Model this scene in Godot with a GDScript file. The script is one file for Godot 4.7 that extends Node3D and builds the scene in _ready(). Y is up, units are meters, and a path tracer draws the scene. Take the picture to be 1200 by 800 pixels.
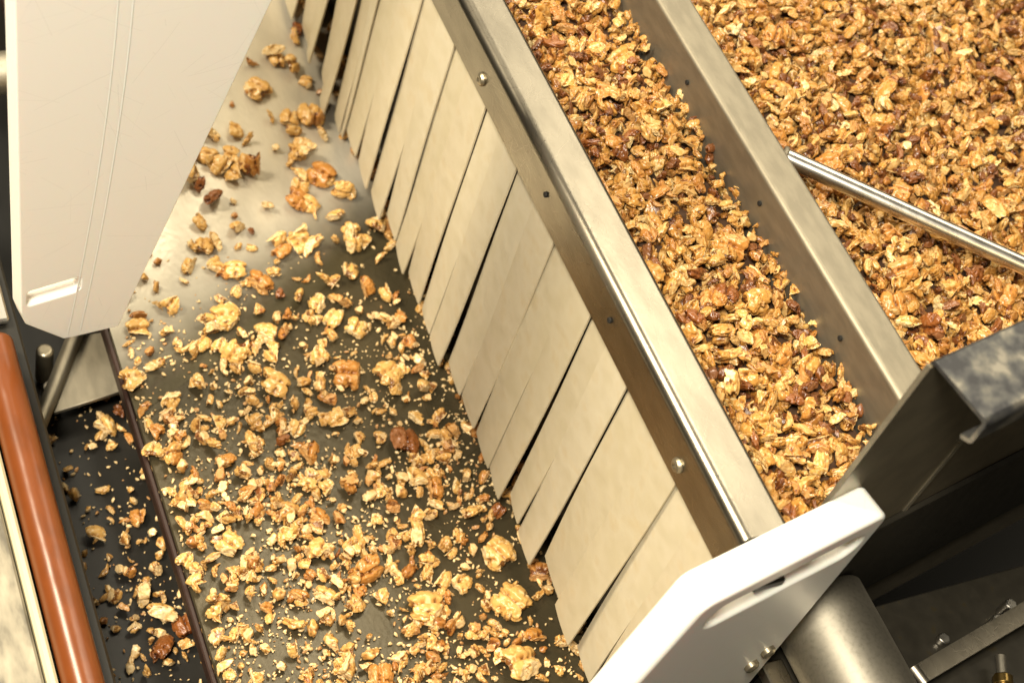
extends Node3D

var M := {}                       # materials by name
var numbers := {}                 # how often a name was used
var rng := RandomNumberGenerator.new()
var cam: Camera3D

const WALL_AT := Vector3(0.55, 0.0, -0.335)          # foot of the end wall's free edge
const ACROSS := Vector3(0.982, 0.0, -0.189)          # direction of the end wall and the white plates
const SLIDE_Z := -0.752                              # where the steel slide runs out on the dark deck, at its left side
const SLIDE_SLOPE := 0.5098
func slide_height(x: float, z: float) -> float:      # the slide rises gently away from the deck
	var s := (SLIDE_Z - SLIDE_SLOPE * (x - 0.248) - z) * 0.891
	if s <= 0.0:
		return 0.0
	return (0.16 * s * s / 0.14 if s < 0.07 else 0.16 * (s - 0.035))

const TOWARDS := Vector3(0.189, 0.0, 0.982)          # their normal, towards the viewer

# ------------------------------------------------------------------ naming
func numbered(called: String) -> String:
	var n: int = numbers.get(called, 0)
	numbers[called] = n + 1
	return called if n == 0 else "%s_%03d" % [called, n]

func thing(called: String, label: String, category: String, at := Vector3.ZERO, group := "") -> Node3D:
	var o := Node3D.new()
	o.name = numbered(called)
	add_child(o, true)
	o.position = at
	tag(o, label, category, group)
	return o

func tag(o: Node3D, label: String, category: String, group := "") -> void:
	o.set_meta("label", label)
	o.set_meta("category", category)
	if group != "":
		o.set_meta("group", group)

func part(called: String, mesh: Mesh, mat: Material, parent: Node3D, at := Vector3.ZERO) -> MeshInstance3D:
	var o := MeshInstance3D.new()
	o.name = called if parent != self else numbered(called)
	o.mesh = mesh
	o.material_override = mat
	o.position = at
	parent.add_child(o, true)
	return o

# ------------------------------------------------------------------ shapes
func tri(st: SurfaceTool, a: Vector3, b: Vector3, c: Vector3, na: Vector3, nb: Vector3, nc: Vector3) -> void:
	if (b - a).cross(c - a).dot(na + nb + nc) > 0.0:
		st.set_normal(na); st.add_vertex(a)
		st.set_normal(nc); st.add_vertex(c)
		st.set_normal(nb); st.add_vertex(b)
	else:
		st.set_normal(na); st.add_vertex(a)
		st.set_normal(nb); st.add_vertex(b)
		st.set_normal(nc); st.add_vertex(c)

func quad(st: SurfaceTool, a: Vector3, b: Vector3, c: Vector3, d: Vector3, na: Vector3, nb: Vector3, nc: Vector3, nd: Vector3) -> void:
	tri(st, a, b, c, na, nb, nc)
	tri(st, a, c, d, na, nc, nd)

func begin() -> SurfaceTool:
	var st := SurfaceTool.new()
	st.begin(Mesh.PRIMITIVE_TRIANGLES)
	return st

func corners_rounded(pts: PackedVector2Array, radii: Array, steps := 6) -> PackedVector2Array:
	var out := PackedVector2Array()
	var n := pts.size()
	for i in n:
		var p := pts[i]
		var r: float = radii[i % radii.size()]
		if r <= 0.0:
			out.append(p)
			continue
		var a := (pts[(i + n - 1) % n] - p).normalized()
		var b := (pts[(i + 1) % n] - p).normalized()
		var half := acos(clampf(a.dot(b), -1, 1)) / 2.0
		var t := r / tan(half)
		var centre := p + (a + b).normalized() * (r / sin(half))
		var s := p + a * t - centre
		var e := p + b * t - centre
		var turn := s.angle_to(e)
		for k in steps + 1:
			out.append(centre + s.rotated(turn * k / steps))
	return out

func outward(c: PackedVector2Array) -> PackedVector2Array:
	# per-vertex outward normals of a contour, whatever its direction
	var area := 0.0
	for i in c.size():
		area += c[i].cross(c[(i + 1) % c.size()])
	var s := 1.0 if area > 0.0 else -1.0
	var out := PackedVector2Array()
	for i in c.size():
		var a := (c[i] - c[(i + c.size() - 1) % c.size()]).normalized()
		var b := (c[(i + 1) % c.size()] - c[i]).normalized()
		var m := Vector2(a.y + b.y, -a.x - b.x) * s
		out.append(m.normalized() if m.length() > 0.001 else Vector2(a.y, -a.x) * s)
	return out

# a plate of the contour (x, y) with thickness along -z, rounded rims, and a slot given as contour (its first half along the top, left to right)
func rounded_plate(c: PackedVector2Array, thick: float, bevel: float, slot_at := Rect2(), cut_left := 0, cut_right := 0, slot_round := 0.499) -> ArrayMesh:
	var st := begin()
	var rims := [[c, 1.0]]
	var hole := PackedVector2Array()
	if slot_at.size.x > 0.0:
		var q := slot_at
		hole = corners_rounded(PackedVector2Array([q.position, Vector2(q.end.x, q.position.y), q.end, Vector2(q.position.x, q.end.y)]), [q.size.y * slot_round], 8)
		rims.append([hole, -1.0])
	var faces := []
	for rim in rims:
		var cc: PackedVector2Array = rim[0]
		var n2 := outward(cc)
		var sgn: float = rim[1]
		var rings := []
		for k in 5:
			var a := PI / 2 * k / 4.0
			rings.append([bevel * (1.0 - sin(a)), -bevel * (1.0 - cos(a)), Vector2(sin(a), cos(a))])
		for k in 5:
			var a := PI / 2 * (4 - k) / 4.0
			rings.append([bevel * (1.0 - sin(a)), -thick + bevel * (1.0 - cos(a)), Vector2(sin(a), -cos(a))])
		for r in rings.size() - 1:
			for i in cc.size():
				var j := (i + 1) % cc.size()
				var P := []
				var N := []
				for w in [[i, r], [j, r], [j, r + 1], [i, r + 1]]:
					var ring: Array = rings[w[1]]
					var nn: Vector2 = n2[w[0]] * sgn
					var q: Vector2 = cc[w[0]] - nn * float(ring[0])
					P.append(Vector3(q.x, q.y, ring[1]))
					var v: Vector2 = ring[2]
					N.append(Vector3(nn.x * v.x, nn.y * v.x, v.y))
				quad(st, P[0], P[1], P[2], P[3], N[0], N[1], N[2], N[3])
		var inset := PackedVector2Array()
		for i in cc.size():
			inset.append(cc[i] - n2[i] * sgn * bevel)
		faces.append(inset)
	var polys := []
	if hole.is_empty():
		polys.append(faces[0])
	else:
		# cut the face in two along the slot: contour indices cut_left and cut_right are where the cut meets the outline
		var o: PackedVector2Array = faces[0]
		var h: PackedVector2Array = faces[1]
		var li := 0
		var ri := 0
		for i in h.size():
			if h[i].x < h[li].x: li = i
			if h[i].x > h[ri].x: ri = i
		for side in 2:
			var p := PackedVector2Array()
			var i := cut_left if side == 0 else cut_right
			var stop := cut_right if side == 0 else cut_left
			while true:
				p.append(o[i])
				if i == stop: break
				i = (i + 1) % o.size()
			# back along the slot on the matching side
			var want_up: bool = p[p.size() / 2].y > slot_at.get_center().y
			var a := ri if side == 0 else li
			var b := li if side == 0 else ri
			for step in [1, h.size() - 1]:
				var walk := PackedVector2Array()
				var k := a
				while true:
					walk.append(h[k])
					if k == b: break
					k = (k + step) % h.size()
				if (walk[walk.size() / 2].y > slot_at.get_center().y) == want_up:
					p.append_array(walk)
					break
			polys.append(p)
	for p in polys:
		var t := Geometry2D.triangulate_polygon(p)
		if t.is_empty():
			print("cannot fill a face of ", p.size())
		for k in range(0, t.size(), 3):
			for z in [0.0, -thick]:
				var n := Vector3(0, 0, 1 if z == 0.0 else -1)
				tri(st, Vector3(p[t[k]].x, p[t[k]].y, z), Vector3(p[t[k + 1]].x, p[t[k + 1]].y, z), Vector3(p[t[k + 2]].x, p[t[k + 2]].y, z), n, n, n)
	return st.commit()

# a bent sheet: profile points (right-angle bends get rounded), swept along `along`; `u`, `v` are the profile's axes
func bent_sheet(profile: PackedVector2Array, radii: Array, thick: float, length: float, u: Vector3, v: Vector3, along: Vector3) -> ArrayMesh:
	var line := PackedVector2Array()
	for i in profile.size():
		var r: float = radii[i]
		if i == 0 or i == profile.size() - 1 or r <= 0.0:
			line.append(profile[i])
			continue
		var p := profile[i]
		var a := (profile[i - 1] - p).normalized()
		var b := (profile[i + 1] - p).normalized()
		var half := acos(clampf(a.dot(b), -1, 1)) / 2.0
		var t := r / tan(half)
		var centre := p + (a + b).normalized() * (r / sin(half))
		var s := p + a * t - centre
		var e := p + b * t - centre
		for k in 7:
			line.append(centre + s.rotated(s.angle_to(e) * k / 6.0))
	var nn := PackedVector2Array()
	for i in line.size():
		var a := line[maxi(i - 1, 0)]
		var b := line[mini(i + 1, line.size() - 1)]
		var d := (b - a).normalized()
		nn.append(Vector2(d.y, -d.x))
	var st := begin()
	var to3 := func(q: Vector2, w: float) -> Vector3: return u * q.x + v * q.y + along * w
	for side in [1.0, -1.0]:
		for i in line.size() - 1:
			var a: Vector2 = line[i] + nn[i] * side * thick / 2
			var b: Vector2 = line[i + 1] + nn[i + 1] * side * thick / 2
			var na: Vector3 = to3.call(nn[i] * side, 0.0)
			var nb: Vector3 = to3.call(nn[i + 1] * side, 0.0)
			quad(st, to3.call(a, 0.0), to3.call(b, 0.0), to3.call(b, length), to3.call(a, length), na, nb, nb, na)
	for i in line.size() - 1:
		for w in [0.0, length]:
			var n := along * (-1.0 if w == 0.0 else 1.0)
			quad(st, to3.call(line[i] + nn[i] * thick / 2, w), to3.call(line[i + 1] + nn[i + 1] * thick / 2, w), to3.call(line[i + 1] - nn[i + 1] * thick / 2, w), to3.call(line[i] - nn[i] * thick / 2, w), n, n, n, n)
	for i in [0, line.size() - 1]:
		var d := (line[0] - line[1]).normalized() if i == 0 else (line[i] - line[i - 1]).normalized()
		var n: Vector3 = to3.call(d, 0.0)
		quad(st, to3.call(line[i] + nn[i] * thick / 2, 0.0), to3.call(line[i] - nn[i] * thick / 2, 0.0), to3.call(line[i] - nn[i] * thick / 2, length), to3.call(line[i] + nn[i] * thick / 2, length), n, n, n, n)
	return st.commit()

# a block with chamfered edges
func block(size: Vector3, c: float) -> ArrayMesh:
	var st := begin()
	var h := size / 2
	var axes := [Vector3(1, 0, 0), Vector3(0, 1, 0), Vector3(0, 0, 1)]
	var v := func(s: Vector3, k: int) -> Vector3:   # the corner's vertex on the face across axis k
		var q := Vector3(s.x * h.x, s.y * h.y, s.z * h.z)
		for a in 3:
			if a != k:
				q[a] -= s[a] * c
		return q
	for k in 3:
		for s in [-1.0, 1.0]:
			var u := (k + 1) % 3
			var w := (k + 2) % 3
			var P := []
			for e in [[-1, -1], [1, -1], [1, 1], [-1, 1]]:
				var q := Vector3()
				q[k] = s; q[u] = e[0]; q[w] = e[1]
				P.append(v.call(q, k))
			var n: Vector3 = axes[k] * s
			quad(st, P[0], P[1], P[2], P[3], n, n, n, n)
	for k in 3:                                       # edges along axis k
		var u := (k + 1) % 3
		var w := (k + 2) % 3
		for e in [[-1, -1], [1, -1], [1, 1], [-1, 1]]:
			var a := Vector3(); a[k] = -1; a[u] = e[0]; a[w] = e[1]
			var b := a; b[k] = 1
			var n := Vector3(); n[u] = e[0]; n[w] = e[1]
			n = n.normalized()
			quad(st, v.call(a, u), v.call(b, u), v.call(b, w), v.call(a, w), n, n, n, n)
	for sx in [-1, 1]:
		for sy in [-1, 1]:
			for sz in [-1, 1]:
				var s := Vector3(sx, sy, sz)
				tri(st, v.call(s, 0), v.call(s, 1), v.call(s, 2), s.normalized(), s.normalized(), s.normalized())
	return st.commit()

func lathe(profile: PackedVector2Array, sides := 48) -> ArrayMesh:   # (radius, height) round y
	var st := begin()
	for i in profile.size() - 1:
		var a := profile[i]
		var b := profile[i + 1]
		var d := (b - a).normalized()
		for k in sides:
			var t0 := TAU * k / sides
			var t1 := TAU * (k + 1) / sides
			var c0 := Vector3(cos(t0), 0, sin(t0))
			var c1 := Vector3(cos(t1), 0, sin(t1))
			var n0 := c0 * d.y + Vector3.UP * -d.x
			var n1 := c1 * d.y + Vector3.UP * -d.x
			quad(st, c0 * a.x + Vector3.UP * a.y, c1 * a.x + Vector3.UP * a.y, c1 * b.x + Vector3.UP * b.y, c0 * b.x + Vector3.UP * b.y, n0, n1, n1, n0)
	return st.commit()

func rod_profile(r: float, length: float, edge: float) -> PackedVector2Array:
	var p := PackedVector2Array([Vector2(0, 0)])
	for k in 5:
		var a := PI / 2 * k / 4.0
		p.append(Vector2(r - edge + edge * sin(a), edge - edge * cos(a)))
	for k in 5:
		var a := PI / 2 * k / 4.0
		p.append(Vector2(r - edge + edge * cos(a), length - edge + edge * sin(a)))
	p.append(Vector2(0, length))
	return p

func lay_along(o: Node3D, from: Vector3, to: Vector3) -> void:   # turns an upright thing so that its y runs from..to
	var y := (to - from).normalized()
	var x := y.cross(Vector3(0.3, 1, 0.2)).normalized()
	o.transform = Transform3D(Basis(x, y, x.cross(y)), from)

# ------------------------------------------------------------------ materials
func noise_tex(freq: float, seed_: int, ramp_: Array, size := 512, normal := 0.0, kind := FastNoiseLite.TYPE_SIMPLEX_SMOOTH, octaves := 4, stretch := 1.0) -> ImageTexture:
	var n := FastNoiseLite.new()
	n.seed = seed_
	n.noise_type = kind
	n.frequency = freq
	n.fractal_octaves = octaves
	var im := n.get_seamless_image(size, size) if stretch == 1.0 else n.get_seamless_image(size, maxi(4, int(size / stretch)))
	if stretch != 1.0:
		im.resize(size, size, Image.INTERPOLATE_CUBIC)
	if normal > 0.0:
		im.convert(Image.FORMAT_RGBA8)
		im.bump_map_to_normal_map(normal)
		return ImageTexture.create_from_image(im)
	var g := Gradient.new()
	g.offsets = PackedFloat32Array()
	var off := PackedFloat32Array()
	var col := PackedColorArray()
	for e in ramp_:
		off.append(e[0])
		col.append(e[1])
	g.offsets = off
	g.colors = col
	var out := Image.create(size, size, false, Image.FORMAT_RGBA8)
	for y in size:
		for x in size:
			out.set_pixel(x, y, g.sample(im.get_pixel(x, y).r))
	return ImageTexture.create_from_image(out)

# thin scratches and scuffs on a white ground, to multiply a colour or a roughness with
func scratches(seed_: int, count: int, depth: float, size := 1024) -> Image:
	var r := RandomNumberGenerator.new()
	r.seed = seed_
	var im := Image.create(size, size, false, Image.FORMAT_RGBA8)
	im.fill(Color.WHITE)
	for k in count:
		var p := Vector2(r.randf(), r.randf()) * size
		var a := r.randfn(0.0, 0.5) + (PI / 2 if r.randf() < 0.3 else 0.0)
		var length := r.randf_range(0.01, 0.16) * size
		var v := 1.0 - depth * r.randf_range(0.2, 1.0)
		for i in int(length):
			a += r.randfn(0.0, 0.004)
			p += Vector2(cos(a), sin(a))
			im.set_pixel(posmod(int(p.x), size), posmod(int(p.y), size), grey(v))
	return im

func lin(r: float, g: float, b: float) -> Color:      # a real-world base colour
	return Color(r, g, b).linear_to_srgb()

func grey(v: float) -> Color:
	return Color(v, v, v)

func mat(called: String, color: Color, rough: float, metal := 0.0, spec := 0.5) -> StandardMaterial3D:
	var m := StandardMaterial3D.new()
	m.resource_name = called
	m.albedo_color = color
	m.roughness = rough
	m.metallic = metal
	m.metallic_specular = spec
	M[called] = m
	return m

func triplanar(m: StandardMaterial3D, scale: Vector3, world := true) -> void:
	m.uv1_triplanar = true
	m.uv1_world_triplanar = world
	m.uv1_scale = scale
	m.uv1_triplanar_sharpness = 4.0

func make_materials() -> void:
	var brushed := noise_tex(0.02, 3, [[0.2, grey(0.84)], [0.5, grey(0.92)], [0.8, grey(1.0)]], 512, 0.0, FastNoiseLite.TYPE_SIMPLEX_SMOOTH, 5, 8.0)
	var blotch := noise_tex(0.012, 11, [[0.25, grey(0.93)], [0.5, grey(0.97)], [0.75, grey(1.0)]], 512, 0.0, FastNoiseLite.TYPE_SIMPLEX_SMOOTH, 6)
	var fine := noise_tex(0.2, 8, [], 256, 1.2)
	var soft := noise_tex(0.015, 5, [], 512, 5.0, FastNoiseLite.TYPE_SIMPLEX_SMOOTH, 2)

	var m := mat("rail_steel", lin(0.31, 0.28, 0.225), 0.30, 1.0)
	m.albedo_texture = blotch; m.roughness_texture = brushed
	m.normal_enabled = true; m.normal_texture = fine; m.normal_scale = 0.04
	triplanar(m, Vector3(9, 9, 3))
	m = mat("dull_steel", lin(0.33, 0.295, 0.225), 0.56, 0.9)
	m.albedo_texture = blotch; m.roughness_texture = brushed
	m.normal_enabled = true; m.normal_texture = fine; m.normal_scale = 0.1
	triplanar(m, Vector3(14, 14, 5))
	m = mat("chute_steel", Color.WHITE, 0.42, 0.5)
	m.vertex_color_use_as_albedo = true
	m.albedo_texture = noise_tex(0.008, 21, [[0.2, grey(0.9)], [0.5, grey(0.95)], [0.8, grey(1.0)]], 512, 0.0, FastNoiseLite.TYPE_SIMPLEX_SMOOTH, 6)
	m.roughness_texture = brushed
	m.normal_enabled = true; m.normal_texture = fine; m.normal_scale = 0.12
	triplanar(m, Vector3(4, 4, 2.2))
	m = mat("deck_dark", lin(0.068, 0.055, 0.030), 0.3, 0.45, 0.5)
	m.albedo_texture = blotch; m.roughness_texture = brushed
	m.normal_enabled = true; m.normal_texture = fine; m.normal_scale = 0.1
	triplanar(m, Vector3(4, 4, 2.2))
	m = mat("bright_steel", lin(0.66, 0.63, 0.57), 0.3, 1.0)
	m.roughness_texture = brushed
	triplanar(m, Vector3(8, 8, 8))
	m = mat("wall_steel", lin(0.38, 0.33, 0.235), 0.4, 0.9)
	m.albedo_texture = blotch; m.roughness_texture = brushed
	triplanar(m, Vector3(5, 5, 5))
	m = mat("stained_steel", Color.WHITE, 0.4, 0.7)
	m.albedo_texture = noise_tex(0.013, 33, [[0.22, Color(0.24, 0.24, 0.25)], [0.45, Color(0.34, 0.34, 0.335)], [0.6, Color(0.42, 0.41, 0.385)], [0.75, Color(0.54, 0.52, 0.475)]], 512, 0.0, FastNoiseLite.TYPE_SIMPLEX_SMOOTH, 6)
	triplanar(m, Vector3(7, 7, 7))
	m = mat("roller_steel", lin(0.50, 0.46, 0.37), 0.5, 1.0)
	m.roughness_texture = brushed
	m.albedo_texture = noise_tex(0.05, 17, [[0.1, grey(0.9)], [0.4, grey(0.97)], [0.8, grey(1.0)]], 512, 0.0, FastNoiseLite.TYPE_SIMPLEX_SMOOTH, 5)
	triplanar(m, Vector3(9, 9, 9))
	m = mat("dark_tray", lin(0.042, 0.037, 0.027), 0.42, 0.4)
	m.albedo_texture = noise_tex(0.03, 41, [[0.2, grey(0.85)], [0.6, grey(0.93)], [0.78, grey(0.97)], [0.84, Color(1, 0.96, 0.85)]], 512, 0.0, FastNoiseLite.TYPE_SIMPLEX_SMOOTH, 6)
	m.roughness_texture = brushed
	triplanar(m, Vector3(4, 4, 4))
	m = mat("black_steel", lin(0.010, 0.009, 0.007), 0.4, 0.0)
	m.roughness_texture = brushed
	triplanar(m, Vector3(5, 5, 5))
	mat("void_black", lin(0.006, 0.0055, 0.004), 0.8)
	var marks := ImageTexture.create_from_image(scratches(4, 260, 0.06))
	var scuffs := ImageTexture.create_from_image(scratches(6, 900, 0.22))
	m = mat("white_plastic", lin(0.85, 0.825, 0.76), 0.42)
	m.albedo_texture = marks
	m.normal_enabled = true; m.normal_texture = fine; m.normal_scale = 0.012
	m.subsurf_scatter_enabled = true; m.subsurf_scatter_strength = 0.15
	triplanar(m, Vector3(3, 3, 3))
	m = mat("curtain_plastic", lin(0.61, 0.54, 0.39), 0.42)
	m.albedo_texture = noise_tex(0.012, 61, [[0.2, Color(0.975, 0.97, 0.95)], [0.6, Color(1, 1, 1)], [0.93, Color(0.98, 0.96, 0.92)]], 512, 0.0, FastNoiseLite.TYPE_SIMPLEX_SMOOTH, 5)
	m.normal_enabled = true; m.normal_texture = soft; m.normal_scale = 0.16
	m.backlight_enabled = true; m.backlight = Color(0.6, 0.54, 0.4)
	triplanar(m, Vector3(5, 5, 5))
	for t in [["curtain_darker", 0.94, 0.93, 0.90], ["curtain_lighter", 1.0, 1.0, 1.0]]:  # slight tone differences so that single strips stand out
		var c: StandardMaterial3D = m.duplicate()
		c.resource_name = t[0]
		c.albedo_color = lin(0.63 * t[1], 0.565 * t[2], 0.415 * t[3])
		c.uv1_offset = Vector3(0.37, 0.11, 0.7) * t[1]
		M[t[0]] = c
	m = mat("orange_rubber", lin(0.165, 0.043, 0.009), 0.28)
	m.normal_enabled = true; m.normal_texture = soft; m.normal_scale = 0.12
	m.albedo_texture = noise_tex(0.03, 71, [[0.2, grey(0.92)], [0.6, grey(1.0)]], 256)
	triplanar(m, Vector3(6, 6, 3))
	m = mat("cream_trim", lin(0.58, 0.52, 0.33), 0.5)
	m = mat("beige_panel", lin(0.36, 0.32, 0.235), 0.55)
	m.albedo_texture = noise_tex(0.02, 81, [[0.2, grey(0.6)], [0.5, grey(0.85)], [0.8, grey(1.0)]], 512, 0.0, FastNoiseLite.TYPE_SIMPLEX_SMOOTH, 5)
	triplanar(m, Vector3(5, 5, 2))
	m = mat("plate_rim", lin(0.025, 0.010, 0.006), 0.5)
	mat("brass", lin(0.62, 0.42, 0.14), 0.3, 1.0)
	m = mat("nut", Color.WHITE, 0.36, 0.0, 0.5)
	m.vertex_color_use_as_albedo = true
	m.roughness_texture = noise_tex(0.05, 91, [[0.2, grey(0.7)], [0.8, grey(1.0)]], 128)
	m.normal_enabled = true; m.normal_texture = noise_tex(0.06, 92, [], 256, 4.0); m.normal_scale = 0.25
	triplanar(m, Vector3(1.6, 1.6, 1.6), false)
	for t in [["nut_gold", 0.76, 0.65, 0.48], ["nut_amber", 0.72, 0.54, 0.38], ["nut_dark", 0.34, 0.19, 0.14]]:
		var c: StandardMaterial3D = m.duplicate()
		c.resource_name = t[0]
		var k := Color(minf(t[1], 1.0), minf(t[2], 1.0), minf(t[3], 1.0))
		c.albedo_color = Color(k.r, k.g, k.b).linear_to_srgb()
		M[t[0]] = c
	for steel in ["rail_steel", "dull_steel", "wall_steel", "roller_steel", "deck_dark"]:
		M[steel].roughness_texture = scuffs
	mat("nut_shade_mass", lin(0.05, 0.022, 0.008), 0.8)  # darkened for the shade in the gaps between nuts

# ------------------------------------------------------------------ walnut kernels
var ico := {}
func icosphere(level: int) -> Array:
	if ico.has(level):
		return ico[level]
	var t := (1.0 + sqrt(5.0)) / 2.0
	var v := PackedVector3Array()
	for p in [Vector3(-1, t, 0), Vector3(1, t, 0), Vector3(-1, -t, 0), Vector3(1, -t, 0), Vector3(0, -1, t), Vector3(0, 1, t), Vector3(0, -1, -t), Vector3(0, 1, -t), Vector3(t, 0, -1), Vector3(t, 0, 1), Vector3(-t, 0, -1), Vector3(-t, 0, 1)]:
		v.append(p.normalized())
	var f := PackedInt32Array([0,11,5, 0,5,1, 0,1,7, 0,7,10, 0,10,11, 1,5,9, 5,11,4, 11,10,2, 10,7,6, 7,1,8, 3,9,4, 3,4,2, 3,2,6, 3,6,8, 3,8,9, 4,9,5, 2,4,11, 6,2,10, 8,6,7, 9,8,1])
	for l in level:
		var mids := {}
		var g := PackedInt32Array()
		for k in range(0, f.size(), 3):
			var m := []
			for e in 3:
				var a := f[k + e]
				var b := f[k + (e + 1) % 3]
				var key := mini(a, b) * 100000 + maxi(a, b)
				if not mids.has(key):
					mids[key] = v.size()
					v.append(((v[a] + v[b]) / 2).normalized())
				m.append(mids[key])
			g.append_array(PackedInt32Array([f[k], m[0], m[2], f[k + 1], m[1], m[0], f[k + 2], m[2], m[1], m[0], m[1], m[2]]))
		f = g
	ico[level] = [v, f]
	return ico[level]

# kind: "half" (two lobes of rounded folds either side of a groove), "quarter" (one lobe), "chunk", "sliver", "bit"
func kernel(kind: String, seed_: int, level: int) -> ArrayMesh:
	var r := RandomNumberGenerator.new()
	r.seed = seed_ * 7919 + 13
	var n1 := FastNoiseLite.new()
	n1.seed = seed_
	n1.frequency = 1.0
	n1.fractal_octaves = 2
	var n2 := FastNoiseLite.new()
	n2.seed = seed_ + 50
	n2.frequency = 2.6
	n2.fractal_octaves = 2
	var src := icosphere(level)
	var v: PackedVector3Array = src[0].duplicate()
	var cols := PackedColorArray()
	cols.resize(v.size())
	var planes := []
	var bend := 0.0
	var size := Vector3(0.5, 0.26, 0.42)
	var folded: bool = kind in ["half", "quarter", "chunk"]
	match kind:
		"half":
			if r.randf() < 0.6:
				planes.append([Vector3(r.randf_range(-1, 1), 0.2, r.randf_range(-1, 1)).normalized(), r.randf_range(0.26, 0.38)])
		"quarter":
			planes.append([Vector3(r.randf_range(-0.3, 0.3), r.randf_range(-0.5, 0.3), 1).normalized(), r.randf_range(-0.02, 0.08)])
			if r.randf() < 0.6:
				planes.append([Vector3(1, r.randf_range(-0.4, 0.4), r.randf_range(-0.4, 0.4)).normalized(), r.randf_range(0.18, 0.4)])
		"chunk":
			var a := r.randf() * TAU
			planes.append([Vector3(cos(a), r.randf_range(-0.5, 0.3), sin(a)).normalized(), r.randf_range(0.03, 0.14)])
			a += r.randf_range(1.2, 2.6)
			planes.append([Vector3(cos(a), r.randf_range(-0.5, 0.3), sin(a)).normalized(), r.randf_range(0.06, 0.22)])
		"sliver":
			size = Vector3(0.5, r.randf_range(0.16, 0.22), r.randf_range(0.16, 0.24))
			bend = r.randf_range(0.2, 0.9) * (1 if r.randf() < 0.5 else -1)
			planes.append([Vector3(r.randf_range(-0.3, 0.3), 1, r.randf_range(-0.8, 0.8)).normalized(), r.randf_range(0.06, 0.14)])
		"bit", "crumb":
			size = Vector3(0.5, r.randf_range(0.22, 0.35), r.randf_range(0.25, 0.42))
			for k in 3:
				planes.append([Vector3(r.randf_range(-1, 1), r.randf_range(-1, 1), r.randf_range(-1, 1)).normalized(), r.randf_range(0.08, 0.25)])
	# the folds: thick worms over each lobe, from the groove out to the rim
	var worms := []
	for s in [-1.0, 1.0]:
		var count := r.randi_range(4, 5)
		for k in count:
			var x := lerpf(-0.85, 0.85, (k + 0.5) / count) + r.randf_range(-0.1, 0.1)
			var a := Vector3(x * 0.8, 0.85, s * 0.26).normalized()
			var b := Vector3(x * 1.05 + r.randf_range(-0.2, 0.2), r.randf_range(0.0, 0.4), s * 0.85).normalized()
			var c := Vector3(x * 1.1 + r.randf_range(-0.3, 0.3), r.randf_range(-0.8, -0.3), s * 0.7).normalized()
			worms.append([a, (a + b + Vector3(r.randf_range(-0.25, 0.25), 0, 0)).normalized()])
			worms.append([worms[-1][1], b])
			worms.append([b, c])
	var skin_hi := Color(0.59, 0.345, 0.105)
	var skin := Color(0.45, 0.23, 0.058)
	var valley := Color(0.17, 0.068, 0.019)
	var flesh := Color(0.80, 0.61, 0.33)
	for i in v.size():
		var d := v[i]
		var p := d * size
		var deep := 0.35
		var groove := 0.0
		if folded:
			var w := d + Vector3(n1.get_noise_3dv(d * 1.6), n1.get_noise_3dv(d * 1.6 + Vector3(9, 0, 0)), n1.get_noise_3dv(d * 1.6 + Vector3(0, 9, 0))) * 0.3
			var near := 9.0
			for s in worms:
				var a: Vector3 = s[0]
				var ab: Vector3 = s[1] - a
				var t := clampf((w - a).dot(ab) / maxf(ab.length_squared(), 0.0001), 0.0, 1.0)
				near = minf(near, (w - a - ab * t).length())
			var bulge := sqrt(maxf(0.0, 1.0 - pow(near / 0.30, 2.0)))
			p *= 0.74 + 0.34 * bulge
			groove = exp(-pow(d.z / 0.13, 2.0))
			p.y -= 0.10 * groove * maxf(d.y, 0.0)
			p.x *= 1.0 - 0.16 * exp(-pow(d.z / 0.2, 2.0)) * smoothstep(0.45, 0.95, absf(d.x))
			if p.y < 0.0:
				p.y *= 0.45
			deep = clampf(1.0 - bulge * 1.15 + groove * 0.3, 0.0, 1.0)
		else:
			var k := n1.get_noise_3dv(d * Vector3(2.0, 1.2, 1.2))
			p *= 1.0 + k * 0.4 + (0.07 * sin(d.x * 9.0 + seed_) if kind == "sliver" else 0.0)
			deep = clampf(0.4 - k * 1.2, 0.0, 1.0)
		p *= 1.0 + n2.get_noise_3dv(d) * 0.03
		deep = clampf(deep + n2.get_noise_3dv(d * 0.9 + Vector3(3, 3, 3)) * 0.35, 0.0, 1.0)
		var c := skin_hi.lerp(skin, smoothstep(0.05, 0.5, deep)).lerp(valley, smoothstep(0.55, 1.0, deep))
		c = c.lerp(flesh, smoothstep(0.25, 0.4, n2.get_noise_3dv(d * 0.8 + Vector3(7, 3, 1))) * 0.7)
		for pl in planes:
			var pn: Vector3 = pl[0]
			var over: float = p.dot(pn) - float(pl[1]) - n2.get_noise_3dv(p * 1.4) * 0.05
			if over > 0.0:
				p -= pn * over * 0.96
				c = flesh.lerp(skin_hi, clampf((0.55 if kind == "sliver" else 0.15) + n2.get_noise_3dv(p * 2.0) * 1.3, 0.0, 0.85))
		if bend != 0.0:
			p.z += bend * p.x * p.x
			p.y += bend * 0.3 * p.x * p.x
		v[i] = p
		cols[i] = flesh.lerp(skin_hi, clampf(0.2 + n2.get_noise_3dv(d), 0.0, 0.6)) if kind == "crumb" else c
	var lo := v[0]
	var hi := v[0]
	for p in v:
		lo = lo.min(p)
		hi = hi.max(p)
	var s := 1.0 / maxf(hi.x - lo.x, maxf(hi.z - lo.z, hi.y - lo.y))
	var mid := (lo + hi) / 2
	var st := begin()
	st.set_smooth_group(0)
	for i in v.size():
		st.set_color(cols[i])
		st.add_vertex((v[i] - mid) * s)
	var f: PackedInt32Array = src[1]
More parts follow.
